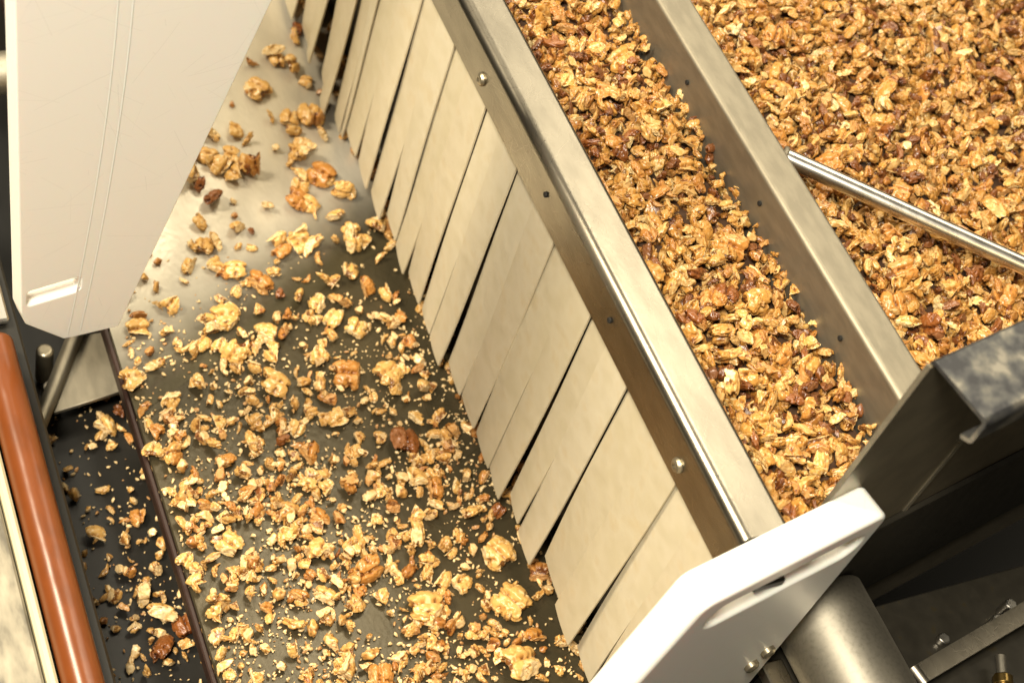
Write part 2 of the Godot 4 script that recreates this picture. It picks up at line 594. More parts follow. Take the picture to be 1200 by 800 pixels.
	for k in range(0, f.size(), 3):
		var a := v[f[k]]
		var flip := (v[f[k + 1]] - a).cross(v[f[k + 2]] - a).dot(src[0][f[k]]) > 0.0
		st.add_index(f[k])
		st.add_index(f[k + 2] if flip else f[k + 1])
		st.add_index(f[k + 1] if flip else f[k + 2])
	st.generate_normals()
	return st.commit()

var kernels := {}       # kind -> [mesh, points]
func make_kernels() -> void:
	var plan := {"half": [7, 4], "quarter": [7, 4], "chunk": [7, 4], "sliver": [9, 3], "bit": [6, 2], "crumb": [3, 1]}
	var s := 1
	for kind in plan:
		kernels[kind] = []
		for k in plan[kind][0]:
			var me := kernel(kind, s, plan[kind][1])
			s += 1
			var pts: PackedVector3Array = me.surface_get_arrays(0)[Mesh.ARRAY_VERTEX]
			kernels[kind].append([me, pts])

func lowest(pts: PackedVector3Array, b: Basis) -> float:
	var y := 1e9
	for i in range(0, pts.size(), 3):
		y = minf(y, b.x.y * pts[i].x + b.y.y * pts[i].y + b.z.y * pts[i].z)
	return y

const KIND_WORDS := {"half": "walnut half", "quarter": "broken walnut half", "chunk": "walnut chunk", "sliver": "curved walnut sliver", "bit": "small walnut bit"}
const TONE_WORDS := {"nut": "golden", "nut_gold": "tan", "nut_amber": "amber brown", "nut_dark": "dark brown"}

func pick_tone() -> String:
	var q := rng.randf()
	return "nut" if q < 0.80 else "nut_amber" if q < 0.95 else "nut_dark"

var pieces := []         # [node, kind, tone, zone, screen x]
func screen(p: Vector3) -> Vector2:
	var q := cam.global_transform.affine_inverse() * p if cam.is_inside_tree() else cam.transform.affine_inverse() * p
	return Vector2(600.0 + 1882.0 * q.x / -q.z, 400.0 - 1882.0 * q.y / -q.z)

func lay_nut(called: String, kind: String, tone: String, at: Vector3, length: float, b: Basis, zone: String, group: String, rest := true) -> void:
	var k: Array = kernels[kind][rng.randi() % kernels[kind].size()]
	var o := MeshInstance3D.new()
	o.name = numbered(called)
	o.mesh = k[0]
	o.material_override = M[tone]
	b = b.scaled(Vector3.ONE * length)
	o.transform = Transform3D(b, at + Vector3.UP * (-lowest(k[1], b) if rest else 0.0))
	add_child(o, true)
	o.set_meta("category", "walnut")
	o.set_meta("group", group)
	pieces.append([o, kind, tone, zone, screen(o.position).x])

func label_nuts() -> void:
	var sets := {}
	for p in pieces:
		var key := "%s %s %s" % [TONE_WORDS[p[2]], KIND_WORDS[p[1]], p[3]]
		if not sets.has(key):
			sets[key] = []
		sets[key].append(p)
	for key in sets:
		var list: Array = sets[key]
		list.sort_custom(func(a, b): return a[4] < b[4])
		for i in list.size():
			var o: Node3D = list[i][0]
			var n := i + 1
			var nth := "%d%s" % [n, "th" if n % 100 in [11, 12, 13] else ["th", "st", "nd", "rd", "th", "th", "th", "th", "th", "th"][n % 10]]
			o.set_meta("label", key if list.size() == 1 else key + ", " + nth + " from left")

func random_basis() -> Basis:
	return Basis(Quaternion(rng.randfn(), rng.randfn(), rng.randfn(), rng.randfn()).normalized())

# ------------------------------------------------------------------ the scene
func _ready() -> void:
	rng.seed = 20240
	# camera
	cam = Camera3D.new()
	cam.name = "camera"
	cam.fov = 23.998
	cam.near = 0.05
	cam.far = 40.0
	cam.transform = Transform3D(Basis(Vector3(0.8970079, 0.24653366, 0.36687598), Vector3(0.15570245, 0.60057216, -0.78426388), Vector3(-0.41368294, 0.76061438, 0.50033207)).orthonormalized(), Vector3(0, 1.0459, 0))
	add_child(cam)
	var lens := CameraAttributesPhysical.new()
	lens.frustum_focal_length = 56.5
	lens.frustum_focus_distance = 1.1
	lens.frustum_near = 0.05
	lens.frustum_far = 40.0
	lens.exposure_aperture = 8.0
	cam.attributes = lens
	# air and exposure
	var env := Environment.new()
	env.background_mode = Environment.BG_COLOR
	env.background_color = lin(0.065, 0.058, 0.046)
	env.tonemap_mode = Environment.TONE_MAPPER_LINEAR
	env.tonemap_exposure = 1.0
	env.sdfgi_enabled = true
	env.ssao_enabled = true
	env.ssil_enabled = true
	var we := WorldEnvironment.new()
	we.name = "environment"
	we.environment = env
	add_child(we)
	# key and side lights from the left, then unseen panels added for reflections
	lamp("key_lamp", Vector3(-0.36, 1.78, 0.02), Vector3(0.35, 0.15, -0.65), Vector2(0.30, 0.30), 6.5, Color(1.0, 0.96, 0.88))
	lamp("side_lamp", Vector3(-0.75, 1.75, -1.25), Vector3(0.45, 0.1, -0.62), Vector2(0.45, 0.45), 5.6, Color(1.0, 0.94, 0.82))
	lamp("added_slide_light", Vector3(0.82, 2.2, -3.17), Vector3(0.82, 0.0, -3.17), Vector2(2.4, 1.5), 2.0, Color(1.0, 0.95, 0.84), 0.464)  # unseen panel added so the slide has something bright to mirror
	lamp("added_deck_light", Vector3(1.12, 2.2, -1.45), Vector3(1.12, 0.0, -1.45), Vector2(0.8, 0.6), 1.9, Color(1.0, 0.95, 0.84))  # unseen panel added for a soft pale sheen on the lower deck
	lamp("added_rail_light", Vector3(2.2, 2.2, -2.0), Vector3(2.2, 0.0, -2.0), Vector2(1.3, 2.6), 3.9, Color(1.0, 0.95, 0.84))  # unseen panel added to brighten the rail tops

	make_materials()
	make_kernels()
	build_setting()
	build_rails()
	build_curtain()
	build_end_wall()
	build_white_plates()
	build_left_side()
	build_lower_right()
	build_plate_nuts()
	build_beds()
	label_nuts()

func lamp(called: String, at: Vector3, to: Vector3, size: Vector2, energy: float, c: Color, turn := 0.0) -> void:
	var l := AreaLight3D.new()
	l.name = called
	l.area_size = size
	l.light_energy = energy
	l.light_color = c
	l.shadow_enabled = true
	l.area_range = 12.0
	l.area_attenuation = 2.0
	var down := absf((to - at).normalized().y) > 0.999
	l.transform = Transform3D(Basis(Vector3.UP, turn) * Basis(Vector3.RIGHT, -PI / 2) if down else Basis.looking_at(to - at, Vector3.UP), at)
	add_child(l)

func structure(called: String, mesh: Mesh, m: Material, at := Vector3.ZERO) -> MeshInstance3D:
	var o := part(called, mesh, m, self, at)
	o.set_meta("kind", "structure")
	return o

func sheet_xz(a: Vector3, b: Vector3) -> ArrayMesh:     # a block from corner to corner
	return block(b - a, 0.0012)

func build_setting() -> void:
	var f := structure("floor", block(Vector3(8, 0.1, 8), 0.01), M.void_black, Vector3(0.4, -0.55, -0.8))
	f.set_meta("label", "dark floor far below the machine")

func build_rails() -> void:
	# sorting chute that the loose walnuts slide on
	var t := thing("sorting_chute", "smooth grey steel chute strewn with loose walnut pieces", "chute")
	part("deck", block(Vector3(0.285, 0.003, 1.9), 0.001), M.deck_dark, t, Vector3(0.3855, -0.0015, -1.0))
	var sl := begin()
	var nx := 28
	var nt := 60
	var fade_noise := FastNoiseLite.new()                 # noise for the bright-to-dark reflection fade painted in vertex colours
	fade_noise.seed = 77
	fade_noise.frequency = 22.0
	var fade_light := lin(0.62, 0.57, 0.465).srgb_to_linear()
	var fade_dark := Color(0.070, 0.057, 0.031)
	var pt := func(i: int, k: int) -> Vector3:
		var x := lerpf(0.2432, 0.529, float(i) / nx)
		var z := SLIDE_Z - SLIDE_SLOPE * (x - 0.248) + 0.07 - 0.82 * pow(float(k) / nt, 1.5)
		return Vector3(x, slide_height(x, z) + 0.0004, z)
	for k in nt:
		for i in nx:
			var N := []
			var P := []
			for e in [[i, k], [i + 1, k], [i + 1, k + 1], [i, k + 1]]:
				P.append(pt.call(e[0], e[1]))
				var du: Vector3 = pt.call(e[0] + 1, e[1]) - pt.call(e[0] - 1, e[1])
				var dv: Vector3 = pt.call(e[0], e[1] + 1) - pt.call(e[0], maxi(e[1] - 1, 0))
				var n := du.cross(dv).normalized()
				N.append(n if n.y > 0.0 else -n)
			for e in [[0, 1, 2], [0, 2, 3]]:
				for w in [e[0], e[1], e[2]] if (P[e[1]] - P[e[0]]).cross(P[e[2]] - P[e[0]]).y < 0.0 else [e[0], e[2], e[1]]:
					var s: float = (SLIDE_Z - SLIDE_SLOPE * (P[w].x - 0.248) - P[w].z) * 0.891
					sl.set_color(fade_dark.lerp(fade_light, smoothstep(-0.05, 0.04, s + fade_noise.get_noise_2d(P[w].x, P[w].z) * 0.009)))  # bright steel fades to dark deck tone, imitating a soft reflection
					sl.set_normal(N[w])
					sl.add_vertex(P[w])
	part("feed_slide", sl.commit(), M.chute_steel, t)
	part("edge_strip", block(Vector3(0.004, 0.014, 1.9), 0.001), M.plate_rim, t, Vector3(0.2405, -0.0075, -1.0))
	part("back_wall", block(Vector3(0.003, 0.20, 1.6), 0.001), M.black_steel, t, Vector3(0.5305, 0.1, -1.145))
	for z in [-1.5, -0.9, -0.3]:
		part("support", block(Vector3(0.05, 0.5, 0.04), 0.002), M.black_steel, t, Vector3(0.42, -0.255, z))

	# the rail the curtain hangs from
	t = thing("curtain_rail", "wide bent steel rail that the cream strip curtain hangs from", "rail")
	var prof := PackedVector2Array([Vector2(0.4865, 0.267), Vector2(0.4865, 0.304), Vector2(0.518, 0.304), Vector2(0.518, 0.2)])
	part("channel", bent_sheet(prof, [0, 0.006, 0.0035, 0], 0.003, 1.42, Vector3.RIGHT, Vector3.UP, Vector3.BACK), M.rail_steel, t, Vector3(0, 0, -1.745))
	for z in [-0.729, -0.394, -1.07]:
		var s := part("bolt", lathe(PackedVector2Array([Vector2(0.0052, 0), Vector2(0.0052, 0.001), Vector2(0.0042, 0.0026), Vector2(0.0025, 0.0034), Vector2(0.0018, 0.0034), Vector2(0.0018, 0.0015), Vector2(0, 0.0015)]), 24), M.wall_steel, t)
		lay_along(s, Vector3(0.4849, 0.280, z), Vector3(0.47, 0.280, z))
	for z in [-0.612, -0.503]:
		var s := part("screw_hole", lathe(rod_profile(0.0021, 0.0014, 0.0003), 16), M.void_black, t)
		lay_along(s, Vector3(0.4849, 0.286, z), Vector3(0.48, 0.286, z))
	part("mounting_tab", block(Vector3(0.022, 0.007, 0.036), 0.001), M.black_steel, t, Vector3(0.5045, 0.2778, -0.3225))
	var s2 := part("tab_bolt", lathe(PackedVector2Array([Vector2(0.0045, 0), Vector2(0.0045, 0.002), Vector2(0.003, 0.0034), Vector2(0, 0.0038)]), 20), M.bright_steel, t)
	s2.position = Vector3(0.506, 0.2813, -0.311)

	# the divider between the two beds
	t = thing("divider_rail", "worn grey steel divider rail between the two walnut beds", "rail")
	prof = PackedVector2Array([Vector2(0.6415, 0.19), Vector2(0.6415, 0.305), Vector2(0.668, 0.305), Vector2(0.668, 0.19)])
	part("channel", bent_sheet(prof, [0, 0.0025, 0.0025, 0], 0.003, 1.38, Vector3.RIGHT, Vector3.UP, Vector3.BACK), M.dull_steel, t, Vector3(0, 0, -1.735))
	for z in [-0.699, -0.578, -0.457, -0.82]:
		var s := part("screw_hole", lathe(rod_profile(0.002, 0.0014, 0.0003), 16), M.void_black, t)
		lay_along(s, Vector3(0.6399, 0.287, z), Vector3(0.63, 0.287, z))

	# round brace across the far bed
	t = thing("brace_rod", "polished round steel rod slanting across the far walnut bed", "rod")
	var o := part("tube", lathe(rod_profile(0.0066, 0.302, 0.001), 40), M.bright_steel, t)
	lay_along(o, Vector3(0.671, 0.298, -0.609), Vector3(0.893, 0.298, -0.403))
	o = part("weld_collar", lathe(PackedVector2Array([Vector2(0.0068, 0.0), Vector2(0.0078, 0.001), Vector2(0.0075, 0.003), Vector2(0.0066, 0.004)]), 32), M.dull_steel, t)
	lay_along(o, Vector3(0.6702, 0.298, -0.6098), Vector3(0.893, 0.298, -0.403))

func build_curtain() -> void:
	var t := thing("strip_curtain", "cream plastic curtain of slit strips hanging beside the chute", "curtain")
	# where one strip ends and the next begins along the rail, the gap that opens at the foot, how far the foot swings out
	var cuts := [-1.34, -1.30, -1.262, -1.222, -1.185, -1.145, -1.105, -1.062, -1.023, -1.002, -0.978, -0.955, -0.931, -0.919, -0.886, -0.852, -0.818, -0.788, -0.757, -0.722, -0.693, -0.661, -0.626, -0.593, -0.5585, -0.5275, -0.500, -0.468, -0.428, -0.394, -0.3645, -0.326]
	# gaps that stand open at the foot, by the place of the cut, and feet that hang higher or lower than the rest
	var wide := {-1.062: 0.005, -1.002: 0.010, -0.931: 0.010, -0.886: 0.007, -0.818: 0.005, -0.722: 0.004, -0.693: 0.006, -0.661: 0.004, -0.5585: 0.003, -0.5275: 0.007, -0.468: 0.009, -0.428: 0.003, -0.3645: 0.004}
	var foot := {-1.023: 0.024, -0.955: 0.014, -0.931: 0.014, -0.693: 0.022, -0.661: 0.023, -0.5275: 0.026, -0.5: 0.036, -0.468: 0.024, -0.428: 0.041, -0.394: 0.040, -0.3645: 0.033}
	for i in range(1, cuts.size()):
		var z0: float = cuts[i - 1]
		var z1: float = cuts[i]
		var gl: float = wide.get(z0, 0.0) * 0.27
		var gr: float = wide.get(z1, 0.0) * 0.27
		var low: float = foot.get(z1, 0.028 + 0.005 * sin(i * 2.3))
		var layer := 0.0026 * (i % 2)
		var yaw := rng.randf_range(0.002, 0.0045)        # the near edge swings out towards the chute
		var swing := rng.randf_range(-0.001, 0.005)
		var wob := rng.randf() * TAU
		var tilt := rng.randf_range(0.0, 0.003)
		var st := begin()
		var U := 6
		var V := 18
		var th := 0.0014
		var grid := []
		for j in V + 1:
			var row := []
			var k := float(j) / V                        # 0 at the rail, 1 at the foot
			var open := pow(k, 1.6)
			for u in U + 1:
				var q := float(u) / U
				var a := z0 + (gl * open if wide.has(z0) else lerpf(-0.0015, 0.0003, k))
				var b := z1 - (gr * open if wide.has(z1) else lerpf(-0.0015, 0.0003, k))
				var z := lerpf(a, b, q)
				var y := lerpf(0.282, maxf(low, 0.006 + slide_height(0.4925, z0)) + tilt * (1.0 - q), k)
				var x := 0.4925 - layer - yaw * k * k * (q - 0.4) - swing * k * k - 0.0012 * sin(k * 5.0 + wob) * k - 0.0008 * sin(q * PI) * k
				row.append(Vector3(x, y, z))
			grid.append(row)
		for j in V:
			for u in U:
				var P := [grid[j][u], grid[j][u + 1], grid[j + 1][u + 1], grid[j + 1][u]]
				var N := []
				for w in [[j, u], [j, u + 1], [j + 1, u + 1], [j + 1, u]]:
					var du: Vector3 = grid[w[0]][mini(w[1] + 1, U)] - grid[w[0]][maxi(w[1] - 1, 0)]
					var dv: Vector3 = grid[mini(w[0] + 1, V)][w[1]] - grid[maxi(w[0] - 1, 0)][w[1]]
					var n := du.cross(dv).normalized()
					N.append(n if n.x < 0.0 else -n)
				quad(st, P[0], P[1], P[2], P[3], N[0], N[1], N[2], N[3])
				var B := Vector3(th, 0, 0)
				quad(st, P[0] + B, P[1] + B, P[2] + B, P[3] + B, -N[0], -N[1], -N[2], -N[3])
		var B2 := Vector3(th, 0, 0)
		for j in V:
			for e in [[0, Vector3.FORWARD], [U, Vector3.BACK]]:
				quad(st, grid[j][e[0]], grid[j + 1][e[0]], grid[j + 1][e[0]] + B2, grid[j][e[0]] + B2, e[1], e[1], e[1], e[1])
		for u in U:
			quad(st, grid[V][u], grid[V][u + 1], grid[V][u + 1] + B2, grid[V][u] + B2, Vector3.DOWN, Vector3.DOWN, Vector3.DOWN, Vector3.DOWN)
		part("strip", st.commit(), M[["curtain_plastic", "curtain_darker", "curtain_lighter"][rng.randi() % 3]], t)

func build_end_wall() -> void:
	var t := thing("trough_end_wall", "dark steel end wall with stained folded top flange closing the beds", "wall panel")
	var prof := PackedVector2Array([Vector2(0, 0.02), Vector2(0, 0.448), Vector2(0.041, 0.448), Vector2(0.0425, 0.434), Vector2(0.037, 0.4285)])
	var basis_at := WALL_AT
	# upright sheet and the fold, one bent sheet each so that the stained top can wear its own finish
	part("panel", bent_sheet(PackedVector2Array([Vector2(0, 0.02), Vector2(0, 0.4452)]), [0, 0], 0.0026, 0.62, TOWARDS, Vector3.UP, ACROSS), M.wall_steel, t, basis_at)
	part("flange", bent_sheet(PackedVector2Array([Vector2(0, 0.4456), Vector2(0, 0.448), Vector2(0.0425, 0.448), Vector2(0.0425, 0.4305), Vector2(0.0365, 0.4275)]), [0, 0.002, 0.003, 0.002, 0], 0.0026, 0.62, TOWARDS, Vector3.UP, ACROSS), M.stained_steel, t, basis_at)
	part("edge_lip", bent_sheet(PackedVector2Array([Vector2(-0.0002, 0.02), Vector2(-0.0002, 0.4445)]), [0, 0], 0.0032, 0.0015, TOWARDS, Vector3.UP, -ACROSS), M.dull_steel, t, basis_at)
	part("lower_ledge", bent_sheet(PackedVector2Array([Vector2(0.0015, 0.2185), Vector2(0.0042, 0.2165), Vector2(0.0042, 0.086)]), [0, 0.001, 0], 0.002, 0.53, TOWARDS, Vector3.UP, ACROSS), M.dark_tray, t, basis_at + ACROSS * 0.08)

	t = thing("trough_floor", "steel trough floor under the walnut beds", "trough")
	part("base", block(Vector3(0.95, 0.004, 1.5), 0.001), M.black_steel, t, Vector3(0.996, 0.236, -1.13))

func plate_basis(o: Node3D, at: Vector3) -> void:
	o.transform = Transform3D(Basis(ACROSS.normalized(), Vector3.UP, ACROSS.normalized().cross(Vector3.UP)), at)

func build_white_plates() -> void:
	# end plate with the grip slot: local x runs across, y up, its front at z 0
	var t := thing("white_end_plate", "thick white plastic end plate with a long grip slot", "plate")
	plate_basis(t, Vector3(0.438, 0.0, -0.288))
	var c := PackedVector2Array([Vector2(-0.055, 0.045), Vector2(0.0, 0.312), Vector2(0.1485, 0.312), Vector2(0.1445, 0.045)])
	c = corners_rounded(c, [0.006, 0.011, 0.009, 0.006], 8)
	# contour points next to the slot's middle height, so the face can be cut there
	var lefts := []
	for i in c.size():
		var a := c[i]
		var b := c[(i + 1) % c.size()]
		if (a.y - 0.285) * (b.y - 0.285) < 0.0:
			lefts.append([i, a.lerp(b, (0.285 - a.y) / (b.y - a.y))])
	lefts.reverse()
	for e in lefts:
		c.insert(int(e[0]) + 1, e[1])
	var il := 0
	var ir := 0
	for i in c.size():
		if absf(c[i].y - 0.285) < 0.0001:
			if c[i].x < 0.05: il = i
			else: ir = i
	part("board", rounded_plate(c, 0.024, 0.0032, Rect2(0.0145, 0.2725, 0.1225, 0.0235), il, ir), M.white_plastic, t)
	for at in [Vector2(0.119, 0.137), Vector2(0.127, 0.151)]:
		var s := part("bolt", lathe(PackedVector2Array([Vector2(0.0055, 0), Vector2(0.0055, 0.003), Vector2(0.004, 0.0044), Vector2(0, 0.0048)]), 6), M.wall_steel, t)
		lay_along(s, Vector3(at.x, at.y, 0.0), Vector3(at.x, at.y, 1.0))

	# the big sheet upper left
	t = thing("white_guide_sheet", "large white plastic sheet with a grip slot and clipped lower corners", "sheet")
	plate_basis(t, Vector3(0.234, 0.0, -0.722))
	var U := [[0.002, 0.060], [0.095, 0.385], [0.16, 0.60], [-0.094, 0.62], [-0.0825, 0.405], [-0.0745, 0.112], [-0.071, 0.098], [-0.0415, 0.066], [-0.034, 0.0645]]
	c = PackedVector2Array()
	for p in U:
		c.append(Vector2(p[0], p[1]))
	c = corners_rounded(c, [0.002, 0.0, 0.004, 0.004, 0.0, 0.006, 0.006, 0.002, 0.002], 3)
	var ys := 0.127
	lefts = []
	for i in c.size():
		var a := c[i]
		var b := c[(i + 1) % c.size()]
		if (a.y - ys) * (b.y - ys) < 0.0:
			lefts.append([i, a.lerp(b, (ys - a.y) / (b.y - a.y))])
	lefts.reverse()
	for e in lefts:
		c.insert(int(e[0]) + 1, e[1])
	for i in c.size():
		if absf(c[i].y - ys) < 0.0001:
			if c[i].x < -0.03: il = i
			else: ir = i
	part("board", rounded_plate(c, 0.016, 0.0012, Rect2(-0.0705, 0.118, 0.040, 0.0165), il, ir, 0.2), M.white_plastic, t)
	# the two faint seams that run down it in a long arc
	for off in [0.0, 0.0098]:
		var st := begin()
		var pts := []
		for k in 25:
			var q := float(k) / 24
			var y := lerpf(0.069, 0.60, q)
			var x: float = -0.0385 + off + 0.0545 * (1.0 - pow(1.0 - clampf((y - 0.069) / 0.30, 0, 1), 1.7)) * 0.36 + 0.012 * q * 0.0
			pts.append(Vector3(x, y, 0.0))
		for k in 24:
			var a: Vector3 = pts[k]
			var b: Vector3 = pts[k + 1]
			var w := Vector3(0.0007, 0, 0)
			var up := Vector3(0, 0, 0.0001)
			quad(st, a - w, b - w, b + up, a + up, Vector3(-0.5, 0, 0.85), Vector3(-0.5, 0, 0.85), Vector3(0, 0, 1), Vector3(0, 0, 1))
			quad(st, a + up, b + up, b + w, a + w, Vector3(0, 0, 1), Vector3(0, 0, 1), Vector3(0.5, 0, 0.85), Vector3(0.5, 0, 0.85))
		part("seam", st.commit(), M.white_plastic, t)

func build_left_side() -> void:
	# dark tray that the overspill drops into
	var t := thing("overspill_tray", "black tray below the chute catching spilled walnut pieces", "tray")
	part("base", block(Vector3(0.36, 0.004, 1.6), 0.001), M.black_steel, t, Vector3(0.24, -0.082, -0.9))
	part("side", block(Vector3(0.003, 0.14, 1.6), 0.001), M.black_steel, t, Vector3(0.062, -0.016, -0.9))
	for z in [-1.5, -0.3]:
		part("leg", block(Vector3(0.04, 0.416, 0.04), 0.002), M.black_steel, t, Vector3(0.2, -0.292, z))

	t = thing("machine_side_beam", "dark steel side frame of the machine along the left edge", "frame")
	part("beam", block(Vector3(0.10, 0.03, 1.9), 0.002), M.black_steel, t, Vector3(0.121, 0.0155, -0.95))
	part("post", block(Vector3(0.05, 0.5, 0.05), 0.002), M.black_steel, t, Vector3(0.04, -0.25, -0.9))

	t = thing("orange_tube", "glossy orange brown rubber tube lying along the left side", "tube")
	var o := part("hose", lathe(rod_profile(0.0134, 0.80, 0.004), 48), M.orange_rubber, t)
	lay_along(o, Vector3(0.1481, 0.0441, -0.738), Vector3(0.1481, 0.0441, 0.06))
	o = part("end_clip", block(Vector3(0.012, 0.006, 0.05), 0.0015), M.bright_steel, t, Vector3(0.158, 0.036, -0.785))

	t = thing("beige_side_board", "pale beige side panel with a cream edge left of the tube", "board")
	part("top", block(Vector3(0.30, 0.012, 1.2), 0.002), M.beige_panel, t, Vector3(-0.025, 0.037, -0.40))
	part("edge_trim", block(Vector3(0.0068, 0.016, 1.2), 0.002), M.cream_trim, t, Vector3(0.1295, 0.0395, -0.40))

	t = thing("cross_pipe", "pale steel pipe stub behind the white sheet's left edge", "pipe")
	o = part("tube", lathe(rod_profile(0.018, 0.30, 0.002), 32), M.roller_steel, t)
	lay_along(o, Vector3(-0.06, 0.0495, -1.0), Vector3(0.24, 0.0495, -1.01))

	t = thing("tray_bracket", "grey steel bracket plate with dark bar under the white sheet", "bracket")
	var st := begin()
	var P := [Vector2(0.232, -0.80), Vector2(0.262, -0.80), Vector2(0.252, -0.739), Vector2(0.193, -0.729)]
	var c := PackedVector2Array()
	for p in P:
		c.append(Vector2(p.x, -p.y))
	o = part("plate", rounded_plate(c, 0.004, 0.0008), M.dull_steel, t)
	o.transform = Transform3D(Basis(Vector3.RIGHT, Vector3.FORWARD, Vector3.UP), Vector3(0, -0.05, 0))
	o = part("bar", lathe(rod_profile(0.0065, 0.125, 0.001), 4), M.dull_steel, t)
	lay_along(o, Vector3(0.236, -0.042, -0.815), Vector3(0.174, -0.042, -0.708))
	o = part("knob", lathe(rod_profile(0.008, 0.03, 0.003), 24), M.rail_steel, t, Vector3(0.196, -0.077, -0.752))
	o = part("pin", lathe(rod_profile(0.007, 0.04, 0.003), 24), M.wall_steel, t, Vector3(0.197, -0.077, -0.782))
	part("stem", block(Vector3(0.03, 0.028, 0.02), 0.001), M.black_steel, t, Vector3(0.235, -0.067, -0.775))

func build_lower_right() -> void:
	var t := thing("lower_tray", "dark dusty lower tray in front of the end wall", "tray")
	part("base", block(Vector3(0.55, 0.004, 0.75), 0.001), M.dark_tray, t, Vector3(0.875, 0.082, 0.03))
	part("leg", block(Vector3(0.04, 0.58, 0.04), 0.002), M.black_steel, t, Vector3(0.8, -0.21, 0.2))

	t = thing("roller_pipe", "thick matt steel pipe lying below the white end plate", "pipe")
	var o := part("tube", lathe(rod_profile(0.0357, 0.60, 0.002), 72), M.roller_steel, t)
	lay_along(o, Vector3(0.636, 0.1202, -0.348), Vector3(0.636, 0.1202, 0.25))

	t = thing("steel_block", "small pale steel bar end beside the thick pipe", "bar")
	part("bar", block(Vector3(0.017, 0.012, 0.034), 0.0012), M.rail_steel, t, Vector3(0.5945, 0.094, -0.3045))
	part("foot", block(Vector3(0.010, 0.588, 0.010), 0.001), M.black_steel, t, Vector3(0.5945, -0.206, -0.314))

	t = thing("stop_bracket", "flat steel bracket bar with brass nut at lower right corner", "bracket")
	part("bar", bent_sheet(PackedVector2Array([Vector2(0.0, 0.0), Vector2(0.0, 0.024), Vector2(0.24, 0.024)]), [0, 0.006, 0], 0.004, 0.014, ACROSS, Vector3.UP, TOWARDS), M.rail_steel, t, Vector3(0.690, 0.085, -0.285))
	part("web", bent_sheet(PackedVector2Array([Vector2(0.003, 0.0), Vector2(0.003, 0.021), Vector2(0.24, 0.021), Vector2(0.24, 0.0)]), [0, 0.002, 0.002, 0], 0.002, 0.010, ACROSS, Vector3.UP, TOWARDS), M.wall_steel, t, Vector3(0.690, 0.085, -0.283))
	o = part("stud", lathe(rod_profile(0.0035, 0.075, 0.0005), 24), M.roller_steel, t)
	lay_along(o, Vector3(0.740, 0.094, -0.212), Vector3(0.772, 0.097, -0.272))
	o = part("nut", lathe(rod_profile(0.0075, 0.008, 0.0012), 6), M.brass, t)
	lay_along(o, Vector3(0.764, 0.0962, -0.257), Vector3(0.7698, 0.0968, -0.268))
	o = part("washer", lathe(rod_profile(0.009, 0.002, 0.0005), 24), M.bright_steel, t)
	lay_along(o, Vector3(0.7615, 0.096, -0.2525), Vector3(0.7698, 0.0968, -0.268))
	for p in [[0.792, -0.305], [0.806, -0.312], [0.744, -0.305]]:
		o = part("bolt", lathe(rod_profile(0.005, 0.006 + 0.012 * fposmod(p[0] * 31.0, 1.0), 0.0012), 6), M.bright_steel, t, Vector3(p[0], 0.084, p[1]))

# ------------------------------------------------------------------ nuts on the chute and in the tray
func nut_kind(mm: float) -> String:
	var q := rng.randf()
	if mm >= 27: return "half"
	if mm >= 19: return "half" if q < 0.3 else "quarter" if q < 0.65 else "chunk" if q < 0.85 else "sliver"
	if mm >= 11: return "quarter" if q < 0.3 else "chunk" if q < 0.7 else "sliver"
	return "bit"

func lying(big: bool) -> Basis:
	var b := Basis(Vector3.UP, rng.randf() * TAU)
	var tip := rng.randf_range(0.0, 0.45 if big else 0.9)
	if rng.randf() < (0.1 if big else 0.25):
		tip = rng.randf_range(0.9, 1.6)
	return Basis(Vector3.RIGHT.rotated(Vector3.UP, rng.randf() * TAU), tip) * b

